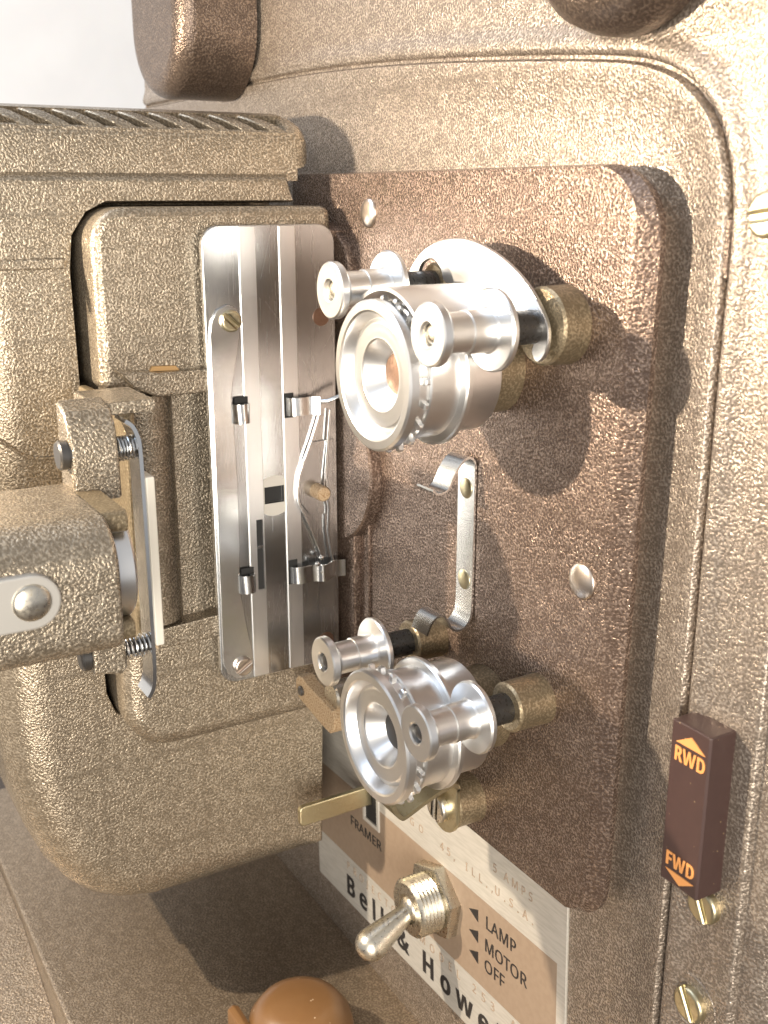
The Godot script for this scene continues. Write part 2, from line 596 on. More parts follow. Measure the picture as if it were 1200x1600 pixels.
# ------------------------------------------------------------------ casing
func body(pj: Node3D) -> void:
	var b := part("body_casing", pj, "pale beige hammered side casing with an embossed border")
	var pts := []
	for p in [[-123, 77.6], [-92, 77.6], [-53, 78.0], [-22.6, 77.8], [2.3, 76.9], [22.8, 75.7], [47.8, 73.7], [64, 72.1], [72.5, 70.6], [79, 67.8], [83.8, 63.2], [86.4, 57], [87.2, 50], [87.1, 35], [87.0, 0], [86.8, -30], [86.6, -70], [86.6, -118]]:
		pts.append(Vector2(p[0], p[1]))
	var line := curve(pts, 5)
	var prof := [[-12.4, -5.3], [-10.5, -5.28], [-8.5, -5.15], [-6.5, -4.85], [-4.5, -4.4], [-2.8, -3.95], [-1.5, -3.65], [-0.8, -3.6], [-0.5, -4.0], [-0.38, -4.8], [0.08, -4.8], [0.22, -4.2], [0.5, -3.85], [1.0, -3.65], [1.7, -3.65], [2.7, -3.95], [3.6, -4.3], [4.6, -4.4]]
	var rings := []
	for q in prof:
		var r := PackedVector3Array()
		for i in line.size():
			var d := (line[mini(i + 1, line.size() - 1)] - line[maxi(i - 1, 0)]).normalized()
			if i == 0:
				d = Vector2(1, 0)
			if i == line.size() - 1:
				d = Vector2(0, -1)
			var nn := Vector2(-d.y, d.x)
			var p: Vector2 = line[i] + nn * q[0]
			r.append(Vector3(p.x, p.y, q[1]))
		rings.append(r)
	for k in rings.size() - 1:
		for i in line.size() - 1:
			quad(rings[k][i], rings[k][i + 1], rings[k + 1][i + 1], rings[k + 1][i])
	facing(0, Vector3(0, 0, 1))
	var s := g.size()
	var inner := PackedVector2Array()
	for v in rings[0]:
		inner.append(Vector2(v.x, v.y))
	inner.append(Vector2(-123, -118))
	for i in Geometry2D.triangulate_polygon(inner):
		g.append(Vector3(inner[i].x, inner[i].y, -5.3))
	facing(s, Vector3(0, 0, 1))
	s = g.size()
	var outer := PackedVector2Array()
	for v in rings[-1]:
		outer.append(Vector2(v.x, v.y))
	outer.append_array([Vector2(98.2, -118), Vector2(98.2, 150), Vector2(-123, 150)])
	for i in Geometry2D.triangulate_polygon(outer):
		g.append(Vector3(outer[i].x, outer[i].y, -4.4))
	facing(s, Vector3(0, 0, 1))
	# rounded right edge of the casing and its sides
	s = g.size()
	var edge := [Vector2(98.2, -4.4)]
	for p in [[98.6, -4.45], [98.9, -4.8], [99.1, -5.5], [99.5, -5.6], [101, -5.7], [103, -6.4], [105, -8], [106.2, -10.5], [106.6, -14], [106.6, -60]]:
		edge.append(Vector2(p[0], p[1]))
	for i in edge.size() - 1:
		quad(Vector3(edge[i].x, -118, edge[i].y), Vector3(edge[i + 1].x, -118, edge[i + 1].y), Vector3(edge[i + 1].x, 150, edge[i + 1].y), Vector3(edge[i].x, 150, edge[i].y))
	facing(s, Vector3(1, 0, 0.3))
	s = g.size()
	quad(Vector3(-123, -118, -4.4), Vector3(-123, 150, -4.4), Vector3(-123, 150, -60), Vector3(-123, -118, -60))
	facing(s, Vector3(-1, 0, 0))
	emit("side_wall", b, P.body_paint, 50.0)
	box(Vector3(-122, -117.9, -59), Vector3(106, 149.9, -14.5), 0.4)
	emit("back_shell", b, P.dark_paint)
	for q in [[92.7, 52.3, 0.15, 2.7], [92.4, -57.4, 2.05, 2.7]]:
		slotted("screw", b, Vector3(q[0], q[1], -4.4), Vector3(0, 0, 1), q[3], 1.2, q[2], P.brass)
	lathe(Vector3(92.4, -57.4, -4.42), Vector3(0, 0, 1), [[3.9, 0.0], [4.1, 0.12], [4.35, 0.12], [4.5, 0.0]], 40, true)
	emit("screw_ring", b, P.body_paint)
	box(Vector3(86.4, 44.5, -5.2), Vector3(87.5, 51.8, -3.9), 0.3)
	emit("latch", b, P.dark_paint)  # dark paint holds the shadow that lies on the latch

func leaned(p: PackedVector2Array) -> PackedVector2Array:
	for i in p.size():
		if p[i].y < 0.0 and p[i].x > 40.0:
			p[i] += Vector2(p[i].y * 0.046, 0.9)
	return p

func plate(pj: Node3D) -> void:
	var b := part("mechanism_plate", pj, "darker brown raised plate carrying the film path")
	var wt := []
	for k in 36:   # only the right-hand edge carries the wide chamfer
		wt.append(lerpf(2.35, 0.2, k / 8.0) if k < 9 else 0.2 if k < 27 else lerpf(0.2, 2.35, (k - 27) / 8.0))
	extr(flat_axes(), leaned(rrect(-24, -55.6, 78.6, 58.4, [10.0, 1.0, 1.0, 7.0], 8)), -2.2, 0.0, 1.35, 1, false, wt)
	extr(flat_axes(), leaned(rrect(-24, -55.0, 75.4, 57.6, [8.0, 1.0, 1.0, 5.0], 8)), -5.4, -2.21)
	emit("plate_face", b, P.plate_paint, 30.0)
	dome(Vector3(7.2, 51.3, 0), Vector3(0, 0, 1), 2.6, 0.9)
	emit("rivet", b, P.rivet_metal)
	dome(Vector3(69.0, 0.7, 0), Vector3(0, 0, 1), 2.75, 0.8)
	emit("rivet", b, P.rivet_metal)
	# raised pads and ribs beside the gate
	for q in [[46.6, 29.3, 7.2, 6.0], [46.6, -28.7, 7.0, 5.4], [35.3, 40.7, 3.6, 4.6], [62.5, 37.0, 5.5, 4.5], [31.0, -21.5, 3.8, 6.0], [60.5, -21.5, 4.0, 6.6]]:
		lathe(Vector3(q[0], q[1], 0), Vector3(0, 0, 1), [[0, -0.5], [q[2] + 0.12, -0.5], [q[2] + 0.1, 0.02], [q[2] + 0.05, 0.8], [q[2], 1.7], [q[2] - 0.05, q[3] - 0.35], [q[2] - 0.4, q[3]], [0, q[3]]], 48)
		emit("boss", b, P.bronze_paint)
	lathe(Vector3(43.0, -48.0, 0), Vector3(0, 0, 1), [[0, -0.5], [4.5, -0.5], [4.5, 0.02], [4.4, 1.6], [4.4, 5.0], [4.1, 5.3], [0, 5.3]], 48)
	emit("boss", b, P.bronze_paint)

# ------------------------------------------------------------------ lamp house
func lamp_house(pj: Node3D) -> void:
	var b := part("lamp_house", pj, "rounded lamp house of brown hammered metal with slatted top")
	# outline seen from the lens, (z, y), with the notch that takes the gate block
	var poly := PackedVector2Array()
	var wt := []
	for p in [[6.2, 58.9], [30, 58.9], [58, 58.9], [63, 58.4], [66.5, 56.5], [68.5, 53], [69, 48], [69, 10], [69, -30], [68.6, -45], [67.6, -56], [65.5, -66], [62.5, -74], [58.5, -80.5], [54, -85], [49, -87.8], [42, -89.6], [30, -89.9], [8, -89.5], [3.2, -88.6], [1.6, -86.5]]:
		poly.append(Vector2(p[0], p[1]))
		wt.append(1.0)
	for k in 3:
		wt[k] = 0.25
	wt[3] = 0.25
	wt[4] = 0.6
	wt[18] = 0.75
	wt[19] = 0.4
	wt[20] = 0.2
	for p in [[1.6, -46], [38, -46], [44.5, -44.6], [47.2, -42.2], [48.6, -38], [49.1, 42], [48.4, 47.6], [45.8, 51.3], [42.5, 52.9], [37, 52.95], [6.2, 52.95]]:
		poly.append(Vector2(p[0], p[1]))
		wt.append(0.06)
	extr(gate_axes(), poly, -110.0, -10.0, 9.0, 12, false, wt)
	emit("shell", b, P.house_paint, 50.0)
	# the box behind the gate, seen only as the dark gap round the gate block
	box(Vector3(-100, -80, 2.2), Vector3(-30, 56, 60), 0.5)
	emit("inner_box", b, P.house_paint)
	# embossed bar on the front
	extr(gate_axes(), rrect(50.4, 42.3, 75, 44.1, 0.3, 2), -10.6, -9.2, 0.3, 2)
	emit("embossed_bar", b, P.house_paint)
	# faint moulding line low on the shell
	var path := []
	for p in curve([Vector2(66, -44), Vector2(63, -51), Vector2(58, -54.5), Vector2(50, -56.6), Vector2(42, -57), Vector2(33, -55.6), Vector2(26, -54)], 5):
		path.append(Vector3(-10.15 - maxf(0.0, (p.x - 57.0) * 0.13) ** 2.0 * 2.0, p.y, p.x))
	tube(path, 0.28, 6)
	emit("moulding_line", b, P.house_paint)
	path = []
	for p in curve([Vector2(68, 14.6), Vector2(64, 13.5), Vector2(60, 10.4), Vector2(56, 9.6), Vector2(52, 10)], 5):
		path.append(Vector3(-9.9, p.y, p.x))
	tube(path, 0.35, 6)
	emit("moulding_line", b, P.house_paint)
	cover(b)

func cover(b: Node3D) -> void:
	# profile in (x, y): front face, then the round of the top that carries the slots
	var z0 := 1.4
	var z1 := 62.0
	var prof := PackedVector2Array([Vector2(-16.5, 57.0), Vector2(-12.3, 57.0), Vector2(-12.2, 60.4), Vector2(-12.5, 64.0), Vector2(-13.1, 65.2)])
	# lower band
	var poly := prof.duplicate()
	poly.append_array(PackedVector2Array([Vector2(-16.5, 64.6)]))
	var T := flat_axes()
	extr(T, poly, z0 + 3.0, z1 - 4.0, 0.2, 2, true)
	emit("front_band", b, P.house_paint, 50.0)
	# rounded ends of the band
	lathe(Vector3(-25.3, 57.0, z1 - 4.0), Vector3(0, 1, 0), [[0, 0], [13.0, 0.0], [13.1, 3.2], [12.8, 7.0], [12.2, 8.3], [0, 8.3]], 64)
	emit("corner", b, P.house_paint, 50.0)
	# the slats over the round: they slant as they run back
	var arc := []
	for k in 9:
		var a := PI / 2 * k / 8.0
		arc.append(Vector2(-25.4 + 12.4 * cos(a), 64.6 + 5.0 * sin(a)))
	arc.append(Vector2(-60, 69.9))
	var step := 5.75
	for i in range(1, 11):
		var zb := 5.2 + step * i
		var rows := []
		for k in arc.size():
			var t: float = float(k) / (arc.size() - 2)
			var sk: float = 10.5 * t
			var wid := lerpf(1.75, 1.35, minf(t, 1.0))
			var nrm := Vector2(0.5, 0.87) if k == 0 else Vector2(cos(PI / 2 * k / 8.0), sin(PI / 2 * k / 8.0)) if k < 9 else Vector2(0, 1)
			var o: Vector2 = arc[k]
			var p2: Vector2 = o - nrm * 2.4
			var zc := zb + sk - 5.0
			rows.append([Vector3(p2.x, p2.y, zc - wid), Vector3(o.x - nrm.x * 0.25, o.y - nrm.y * 0.25, zc - wid), Vector3(o.x, o.y, zc - wid + 0.3), Vector3(o.x, o.y, zc + wid - 0.3), Vector3(o.x - nrm.x * 0.25, o.y - nrm.y * 0.25, zc + wid), Vector3(p2.x, p2.y, zc + wid)])
		var s := g.size()
		for k in rows.size() - 1:
			for c in 6:
				var c2 := (c + 1) % 6
				quad(rows[k][c], rows[k][c2], rows[k + 1][c2], rows[k + 1][c])
		for e in 2:
			var r: Array = rows[0] if e == 0 else rows[-1]
			for c in range(1, 5):
				if e == 0:
					g.append_array([r[0], r[c + 1], r[c]])
				else:
					g.append_array([r[0], r[c], r[c + 1]])
		closed(s)
		emit("slat", b, P.house_paint, 40.0)
	# solid roof behind the slots and sill in front of them
	var roof := PackedVector2Array()
	for k in range(5, 9):
		roof.append(arc[k] + Vector2(cos(PI / 2 * k / 8.0), sin(PI / 2 * k / 8.0)) * 0.12)
	roof.append(Vector2(-60, 69.72))
	roof.append(Vector2(-60, 67.6))
	roof.append(Vector2(-26, 67.6))
	roof.append(arc[5] - Vector2(0.9, 1.6))
	extr(flat_axes(), roof, z0 + 3.4, z1 + 6.0, 0.0)
	emit("roof", b, P.house_paint, 40.0)
	var sill := PackedVector2Array([arc[0] + Vector2(0.05, 0.0), arc[1] + Vector2(0.1, 0.05), arc[1] + Vector2(-0.4, 0.35), arc[1] - Vector2(2.2, 0.6), arc[0] - Vector2(2.4, 0.0)])
	extr(flat_axes(), sill, z0 + 3.4, z1 - 2.0, 0.0)
	emit("sill", b, P.house_paint, 40.0)
	# closed end of the round next to the casing
	var endp := PackedVector2Array([Vector2(-60, 59.2), Vector2(-12.3, 59.2)])
	endp.append_array(PackedVector2Array([Vector2(-12.6, 64.4)]))
	for k in range(1, 9):
		var a := PI / 2 * k / 8.0
		endp.append(Vector2(-25.4 + 12.2 * cos(a), 64.8 + 4.6 * sin(a)))
	endp.append(Vector2(-60, 69.4))
	extr(flat_axes(), endp, z0 + 4.6, z0 - 0.3, 3.4, 6)
	emit("end_wall", b, P.house_paint, 40.0)

# ------------------------------------------------------------------ gate block
func gate_block(pj: Node3D) -> void:
	var b := part("gate_block", pj, "brown cast block behind the bright film gate")
	# upper face
	var up := rrect(2.4, 21.5, 47.6, 52.5, [6.0, 1.9, 1.9, 1.9], 8)
	extr(gate_axes(), up, -34.0, -2.6, 1.6, 4)
	emit("upper_face", b, P.house_paint, 45.0)
	var lo := rrect(2.4, -49.2, 47.4, -25.0, [3.5, 3.5, 3.5, 9.5], 8)
	extr(gate_axes(), lo, -34.0, -2.6, 3.2, 5)
	emit("lower_face", b, P.house_paint, 45.0)
	# back of the pocket
	extr(gate_axes(), rrect(2.4, -25.4, 46.6, 21.9, 0.0), -34.0, -5.2)
	emit("pocket", b, P.house_paint)
	# ledges
	var led := PackedVector2Array([Vector2(4, 20.3), Vector2(38.6, 20.3), Vector2(42.6, 22.2), Vector2(45.6, 25.6), Vector2(38, 24.6), Vector2(4, 24.6)])
	extr(gate_axes(), led, -8.0, -0.6, 0.4, 2)
	var ledge := emit("ledge", b, P.house_paint)
	extr(gate_axes(), PackedVector2Array([Vector2(33.6, 24.5), Vector2(39.2, 24.7), Vector2(38.6, 25.6), Vector2(34.4, 25.4)]), -2.7, -1.9, 0.1, 1)
	emit("worn_patch", ledge, P.worn_orange)
	extr(gate_axes(), PackedVector2Array([Vector2(4, -27.6), Vector2(41, -27.6), Vector2(41, -23.6), Vector2(4, -21.4)]), -8.0, -1.4, 0.4, 2)
	emit("ledge", b, P.house_paint)
	# round hinge column
	lathe(Vector3(-6.8, 0, 40.2), Vector3(0, 1, 0), [[0, -23.2], [5.2, -23.2], [6.0, -22.6], [6.0, 19.8], [5.6, 20.4], [0, 20.4]], 40)
	emit("hinge_column", b, P.house_paint)
	# the side of the block towards the plate, with its shoulder and the round shutter housing
	var side := PackedVector2Array([Vector2(-30, -49), Vector2(-3.2, -49), Vector2(-3.2, 48.0), Vector2(-5.0, 49.4), Vector2(-30, 49.4)])
	extr(flat_axes(), side, 0.01, 2.8, 0.5, 2)
	extr(flat_axes(), PackedVector2Array([Vector2(-30, -46), Vector2(3.2, -46), Vector2(3.2, 40.0), Vector2(0.4, 45.4), Vector2(-4.5, 48.6), Vector2(-30, 48.6)]), 0.01, 1.6, 0.6, 2)
	emit("side_wall", b, P.plate_paint)
	extr(flat_axes(), rrect(5.6, -30, 7.4, 16, 0.4, 2), 0.01, 0.6, 0.3, 2)
	emit("rib", b, P.plate_paint)
	lathe(Vector3(-4.0, 3.2, 0.0), Vector3(0, 0, 1), [[0, 0.01], [15.4, 0.01], [15.4, 2.0], [15.0, 2.4], [0, 2.4]], 72)
	emit("shutter_housing", b, P.plate_paint)

# ------------------------------------------------------------------ film gate
func film_gate(pj: Node3D) -> void:
	var b := part("film_gate", pj, "upright polished steel film gate with square aperture")
	var A := gate_axes()
	# base sheet with the aperture cut through; dark of slots and windows is painted
	var out := rrect(3.2, -37.2, 29.2, 49.4, 3.4, 7)
	var ap := PackedVector2Array([Vector2(14.75, -2.05), Vector2(18.85, -2.05), Vector2(18.85, 1.25), Vector2(14.75, 1.25)])
	extr(A, out, -1.3, -0.25, 0.18, 2, false, [], ap)
	emit("gate_plate", b, P.steel)
	extr(A, rrect(3.9, -36.4, 28.5, 48.7, 3.0, 6), -2.7, -1.31)
	emit("backing_plate", b, P.dark_steel)
	# raised rails: left rail with the claw slot, right rail with black patches as windows for the side guides
	extr(A, rrect(19.15, -36.9, 22.35, 49.1, 0.12, 2), -0.24, 0.0, 0.08, 2, false, [], PackedVector2Array([Vector2(19.5, -18.9), Vector2(20.85, -18.9), Vector2(20.85, -4.8), Vector2(19.5, -4.8)]))
	var rail := emit("rail", b, P.rail_steel)
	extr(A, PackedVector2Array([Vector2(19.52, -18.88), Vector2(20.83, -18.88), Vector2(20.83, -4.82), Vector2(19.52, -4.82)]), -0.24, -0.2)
	emit("claw_slot_dark", rail, P.opening_shade)  # black patch painting the dark at the bottom of the slot
	extr(A, rrect(19.6, -10.6, 20.7, -10.0, 0.1, 2), -0.2, 0.1, 0.08, 1)
	emit("claw", rail, P.steel)
	extr(A, rrect(11.35, -36.9, 14.55, 49.1, 0.12, 2), -0.24, 0.0, 0.08, 2)
	emit("rail", b, P.rail_steel)
	# round worn land round the aperture
	extr(A, circle(16.8, -0.6, 4.0, 40), -0.249, -0.235, 0.0, 1, false, [], ap)
	emit("aperture_land", b, P.slot_grey)
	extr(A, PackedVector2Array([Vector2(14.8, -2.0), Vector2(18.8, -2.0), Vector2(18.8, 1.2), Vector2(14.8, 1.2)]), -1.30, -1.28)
	emit("aperture", b, P.opening_shade)  # black sheet painted as the dark inside the aperture
	# left side blade, screwed top and bottom
	var blade := PackedVector2Array()
	for p in [[28.6, 30.5], [28.2, 33.0], [27.0, 35.0], [25.0, 35.8], [23.2, 35.0], [22.6, 33.2], [22.8, 30.5], [24.9, 20], [24.9, 17.9], [24.7, 14.2], [24.4, 4], [24.4, -8], [24.7, -14.8], [24.6, -18.9], [23.6, -26], [22.7, -31], [22.6, -35.2], [23.6, -36.4], [26.2, -36.3], [28.0, -35.0], [28.9, -32.6]]:
		blade.append(Vector2(p[0], p[1]))
	extr(A, blade, -0.2, 0.25, 0.12, 2)
	var bl := emit("side_blade", b, P.spring_steel)
	# tabs of the blade curled over the film edge
	for y in [16.1, -16.9]:
		var path := PackedVector2Array()
		for k in 9:
			var a := PI * k / 8.0
			path.append(Vector2(23.3 + 1.5 * cos(a), 0.25 + 1.35 * sin(a)))
		var T := Transform3D(Basis(Vector3(0, 0, 1), Vector3(1, 0, 0), Vector3(0, 1, 0)), Vector3(0, y, 0))
		strip(T, path, 0.35, -1.8, 1.8)
		emit("tab", bl, P.spring_steel)
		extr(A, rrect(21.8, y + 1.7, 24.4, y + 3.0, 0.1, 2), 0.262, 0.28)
		emit("tab_window_dark", bl, P.opening_shade)  # black patch on the blade, painted as the dark of a cut
	slotted("screw", b, Vector3(0.2, 32.9, 24.6), Vector3(1, 0, 0), 1.95, 0.9, -0.75, P.brass, 0.26)
	slotted("screw", b, Vector3(0.2, -33.8, 24.8), Vector3(1, 0, 0), 1.9, 0.9, 0.55, P.rivet_metal, 0.26)
	for y in [32.6, -32.6]:
		lathe(Vector3(-0.25, y, 6.2), Vector3(1, 0, 0), [[0, -0.3], [1.7, -0.3], [1.7, 0.08], [0, 0.1]], 28)
		emit("rivet", b, P.copper)
	# right side: window cuts painted as black patches, spring fingers, stud and wire spring
	for q in [[14.2, 18.9], [-19.0, -14.0]]:
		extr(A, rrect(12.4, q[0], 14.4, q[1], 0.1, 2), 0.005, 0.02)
		emit("finger_window_dark", b, P.opening_shade)
	finger(b, 16.4, 1.0)
	finger(b, -17.0, -1.0)
	var sp := PackedVector2Array([Vector2(4.2, 9.2), Vector2(8.6, 9.0), Vector2(11.4, 4.4), Vector2(11.9, 0.8), Vector2(11.6, -2.6), Vector2(9.6, -5.2), Vector2(4.4, -6.0)])
	extr(A, sp, -0.2, 0.18, 0.08, 1)
	emit("spring_plate", b, P.steel)
	lathe(Vector3(0, -0.7, 8.0), Vector3(1, 0, 0), [[0, 0], [1.5, 0], [1.5, 3.2], [1.2, 3.6], [0, 3.7]], 28)
	emit("stud", b, P.link_fibre)
	var bent := []
	for p in [[14.8, 7.1], [12.0, 8.1], [8.6, 9.4], [4.4, 11.2], [2.2, 11.9], [-0.4, 12.2], [-2.8, 12.0], [-5.2, 10.9], [-9.4, 9.1], [-13.2, 7.6], [-14.9, 7.2]]:
		bent.append(Vector2(p[0], p[1]))
	strip(Transform3D(Basis(Vector3(0, 1, 0), Vector3(0, 0, 1), Vector3(1, 0, 0)), Vector3.ZERO), curve(bent, 3), 0.3, 0.19, 0.8)
	emit("ribbon_spring", b, P.spring_steel)
	var wire := []
	for p in [[0.6, 15.0, 4.9], [0.6, 8.0, 5.6], [0.8, 3.0, 6.2], [1.2, -0.7, 6.3], [0.9, -4.5, 5.7], [0.7, -9.0, 5.9], [0.7, -13.0, 5.4], [0.9, -16.0, 4.9], [1.2, -18.2, 4.6]]:
		wire.append(Vector3(p[0], p[1], p[2]))
	tube(wire, 0.26, 8)
	emit("wire_spring", b, P.spring_steel)

func circle(cx: float, cy: float, r: float, n: int) -> PackedVector2Array:
	var o := PackedVector2Array()
	for k in n:
		o.append(Vector2(cx + r * cos(TAU * k / n), cy + r * sin(TAU * k / n)))
	return o

func finger(b: Node3D, y: float, way: float) -> void:
	# a sprung side guide: in at the window, out over the gate edge, ending in a bent-up tip
	var pts := [Vector2(13.9, 0.2), Vector2(13.2, 1.3), Vector2(11.6, 1.7), Vector2(10.0, 1.5), Vector2(8.8, 1.9)]
	if way > 0.0:
		pts.append(Vector2(8.0, 2.4))
	else:
		pts.append_array([Vector2(8.0, 2.6), Vector2(6.9, 2.4), Vector2(5.4, 1.4), Vector2(4.2, 1.2), Vector2(2.6, 1.6)])
	var T := Transform3D(Basis(Vector3(0, 0, 1), Vector3(1, 0, 0), Vector3(0, 1, 0)), Vector3(0, y, 0))
	strip(T, curve(pts, 5), 0.32, -1.7, 1.7)
	var f := emit("side_finger", b, P.spring_steel)
	if way > 0.0:
		var w := []
		for p in [[1.6, 0.6, 8.6], [3.2, 0.9, 6.9], [4.0, 2.0, 4.0], [4.6, 2.6, 1.6]]:
			w.append(Vector3(p[0], y + p[1], p[2]))
		tube(w, 0.4, 8)
		emit("finger_tip", f, P.spring_steel)
	else:
		for p in [[2.0, 1.9, 9.0], [2.2, 0.3, 8.2], [1.6, 2.9, 7.9]]:
			lathe(Vector3(p[0], y + p[1], p[2]), Vector3(1, 0, 0), [[0, -0.5], [0.4, -0.35], [0.5, 0.0], [0.4, 0.35], [0, 0.5]], 12)
		emit("finger_tip", f, P.spring_steel)

# ------------------------------------------------------------------ lens mount, swung open
func lens_mount(pj: Node3D) -> void:
	var b := part("lens_mount", pj, "lens carrier hinged wide open with pressure plate edge on")
	# housing: a rounded barrel along z
	var sec := rrect(20, -5.6, 46.4, 12.9, [7.0, 2.0, 2.0, 3.6], 8)
	extr(flat_axes(), sec, 60.8, 120.0, 0.9, 3, true)
	emit("housing", b, P.house_paint, 45.0)
	lathe(Vector3(33.4, 3.2, 0), Vector3(0, 0, 1), [[6.4, 57.0], [7.6, 57.0], [8.0, 57.4], [8.0, 62.5], [6.4, 62.5]], 56, true)
	lathe(Vector3(33.4, 3.2, 0), Vector3(0, 0, 1), [[0, 58.6], [6.6, 58.6], [6.6, 62.5], [0, 62.5]], 40)
	emit("lens_barrel", b, P.aluminium)
	# lugs between housing and barrel
	extr(flat_axes(), rrect(24, 9.6, 40.5, 12.8, 1.0, 3), 57.6, 61.38, 0.3, 2, true)
	emit("lug", b, P.bronze_paint)
	extr(flat_axes(), rrect(24, -6.6, 40.0, -3.6, 1.0, 3), 57.4, 61.38, 0.3, 2, true)
	emit("lug", b, P.bronze_paint)
	# upper arm, with a strap across to the hinge
	extr(flat_axes(), PackedVector2Array([Vector2(20.5, 11), Vector2(27.2, 11), Vector2(27.2, 17.6), Vector2(26.4, 21.4), Vector2(24.6, 24.2), Vector2(20.5, 25.2)]), 54.2, 61.4, 0.6, 3, true)
	emit("upper_arm", b, P.house_paint)
	box(Vector3(10.0, 22.6, 46.8), Vector3(23.0, 24.6, 56.0), 0.4)
	emit("cross_strap", b, P.house_paint)
	extr(gate_axes(), PackedVector2Array([Vector2(56.4, -17.4), Vector2(60.6, -16.4), Vector2(60.6, -4.6), Vector2(55.4, -4.6), Vector2(55.4, -16.4)]), 20.5, 27.5, 0.5, 3, true)
	emit("lower_arm", b, P.house_paint)
	for q in [[18.0, 54.2, 61.4], [-14.1, 55.4, 60.6]]:
		var c := Vector3(25.2, q[0], 0)
		lathe(c, Vector3(0, 0, 1), [[0, q[2] - 0.3], [1.9, q[2] - 0.3], [1.9, q[2] + 0.2], [2.2, q[2] + 0.2], [2.2, q[2] + 1.2], [1.9, q[2] + 1.5], [0, q[2] + 1.5]], 32)
		lathe(c, Vector3(0, 0, 1), [[0, 51.0], [1.1, 51.0], [1.1, q[1] + 1.0], [0, q[1] + 1.0]], 20)
		emit("pin", b, P.dark_steel)
		var coil := []
		for k in 97:
			var a := TAU * 6.0 * k / 96.0
			coil.append(c + Vector3(cos(a) * 1.75, sin(a) * 1.75, lerpf(51.4, q[1] + 0.2, k / 96.0)))
		tube(coil, 0.2, 7)
		emit("coil_spring", b, P.spring_steel)
	# pressure plate, edge on
	var pts := [Vector2(-22.6, 52.2), Vector2(-21.2, 51.4), Vector2(-18.5, 51.0), Vector2(-10, 50.9), Vector2(0, 50.9), Vector2(10, 50.9), Vector2(18, 51.0), Vector2(20.0, 51.3), Vector2(21.6, 52.0), Vector2(22.4, 53.0)]
	var T := Transform3D(Basis(Vector3(0, 1, 0), Vector3(0, 0, 1), Vector3(1, 0, 0)), Vector3.ZERO)
	strip(T, curve(pts, 4), 0.6, 22.0, 27.0)
	emit("pressure_plate", b, P.spring_steel)
	extr(gate_axes(), rrect(49.2, -13.9, 50.58, 13.6, 0.25, 2), 21.0, 27.4, 0.2, 2, true)
	emit("pressure_pad", b, P.pad_white)
	box(Vector3(-8.2, -20.0, 48.6), Vector3(18.0, 22.4, 50.4), 0.6)
	emit("hinge_plate", b, P.bronze_paint)  # guessed plate, its extent added to fill in the lens mount shadow
	# strap with stud on the housing
	var st := PackedVector2Array()
	for k in 15:
		var t := -PI / 2 - PI * k / 14.0
		st.append(Vector2(72.8 + 3.7 * cos(t), 4.4 + 3.7 * sin(t)))
	st.append(Vector2(105, 8.1))
	st.append(Vector2(105, 0.7))
	extr(gate_axes(), st, 46.0, 47.3, 0.3, 2)
	var strap := emit("focus_strap", b, P.strap_metal)
	dome(Vector3(47.3, 4.5, 72.9), Vector3(1, 0, 0), 2.5, 0.9)
	emit("stud", strap, P.nickel)

# ------------------------------------------------------------------ film path
func sprockets(pj: Node3D) -> void:
	for q in [[46.6, 29.3, "upper aluminium sprocket under the curved film guard", "copper", 0.05], [46.6, -28.7, "lower aluminium sprocket above the framer lever", "dark_steel", 0.12]]:
		var b := part("sprocket", pj, q[2])
		var c := Vector3(q[0], q[1], 0)
		var Z := Vector3(0, 0, 1)
		# front disc with stepped dish and conical hub mouth
		lathe(c, Z, [[0, 18.0], [3.1, 18.0], [3.25, 18.1], [5.0, 20.7], [5.4, 20.9], [5.7, 20.87], [5.9, 20.91], [6.2, 20.88], [6.4, 20.92], [6.7, 20.88], [6.9, 20.91], [7.2, 20.88], [7.4, 20.92], [7.7, 20.9], [8.0, 20.7], [8.3, 20.6], [9.0, 21.6], [9.2, 22.3], [9.5, 22.5], [10.6, 22.5], [10.95, 22.2], [11.0, 21.0], [10.7, 20.75], [10.05, 20.7], [10.05, 19.1], [10.4, 18.95], [10.5, 18.6], [9.9, 18.3], [9.9, 17.0], [0, 17.0]], 96)
		emit("front_disc", b, P.aluminium, 30.0)
		lathe(c, Z, [[0, 16.95], [9.7, 16.95], [9.7, 13.3], [10.8, 13.1], [11.0, 12.8], [11.0, 12.1], [10.7, 11.9], [9.4, 11.8], [9.4, 6.0], [9.1, 5.7], [0, 5.7]], 96)
		emit("drum", b, P.aluminium, 30.0)
		dome(c + Vector3(0, 0, 18.05), Z, 3.0, 0.5, 0.1)
		emit("shaft_end", b, P[q[3]])
		for k in 20:
			var a: float = q[4] + TAU * k / 20.0
			var d := Vector3(cos(a), sin(a), 0)
			var tdir := Vector3(-sin(a), cos(a), 0)
			var T := Transform3D(Basis(tdir, Z, d), c + d * 9.9 + Z * 19.85)
			extr(T, PackedVector2Array([Vector2(-0.45, -0.4), Vector2(0.45, -0.4), Vector2(0.45, 0.4), Vector2(-0.45, 0.4)]), 0, 1.55, 0.22, 1)
			emit("tooth", b, P.aluminium, 20.0)

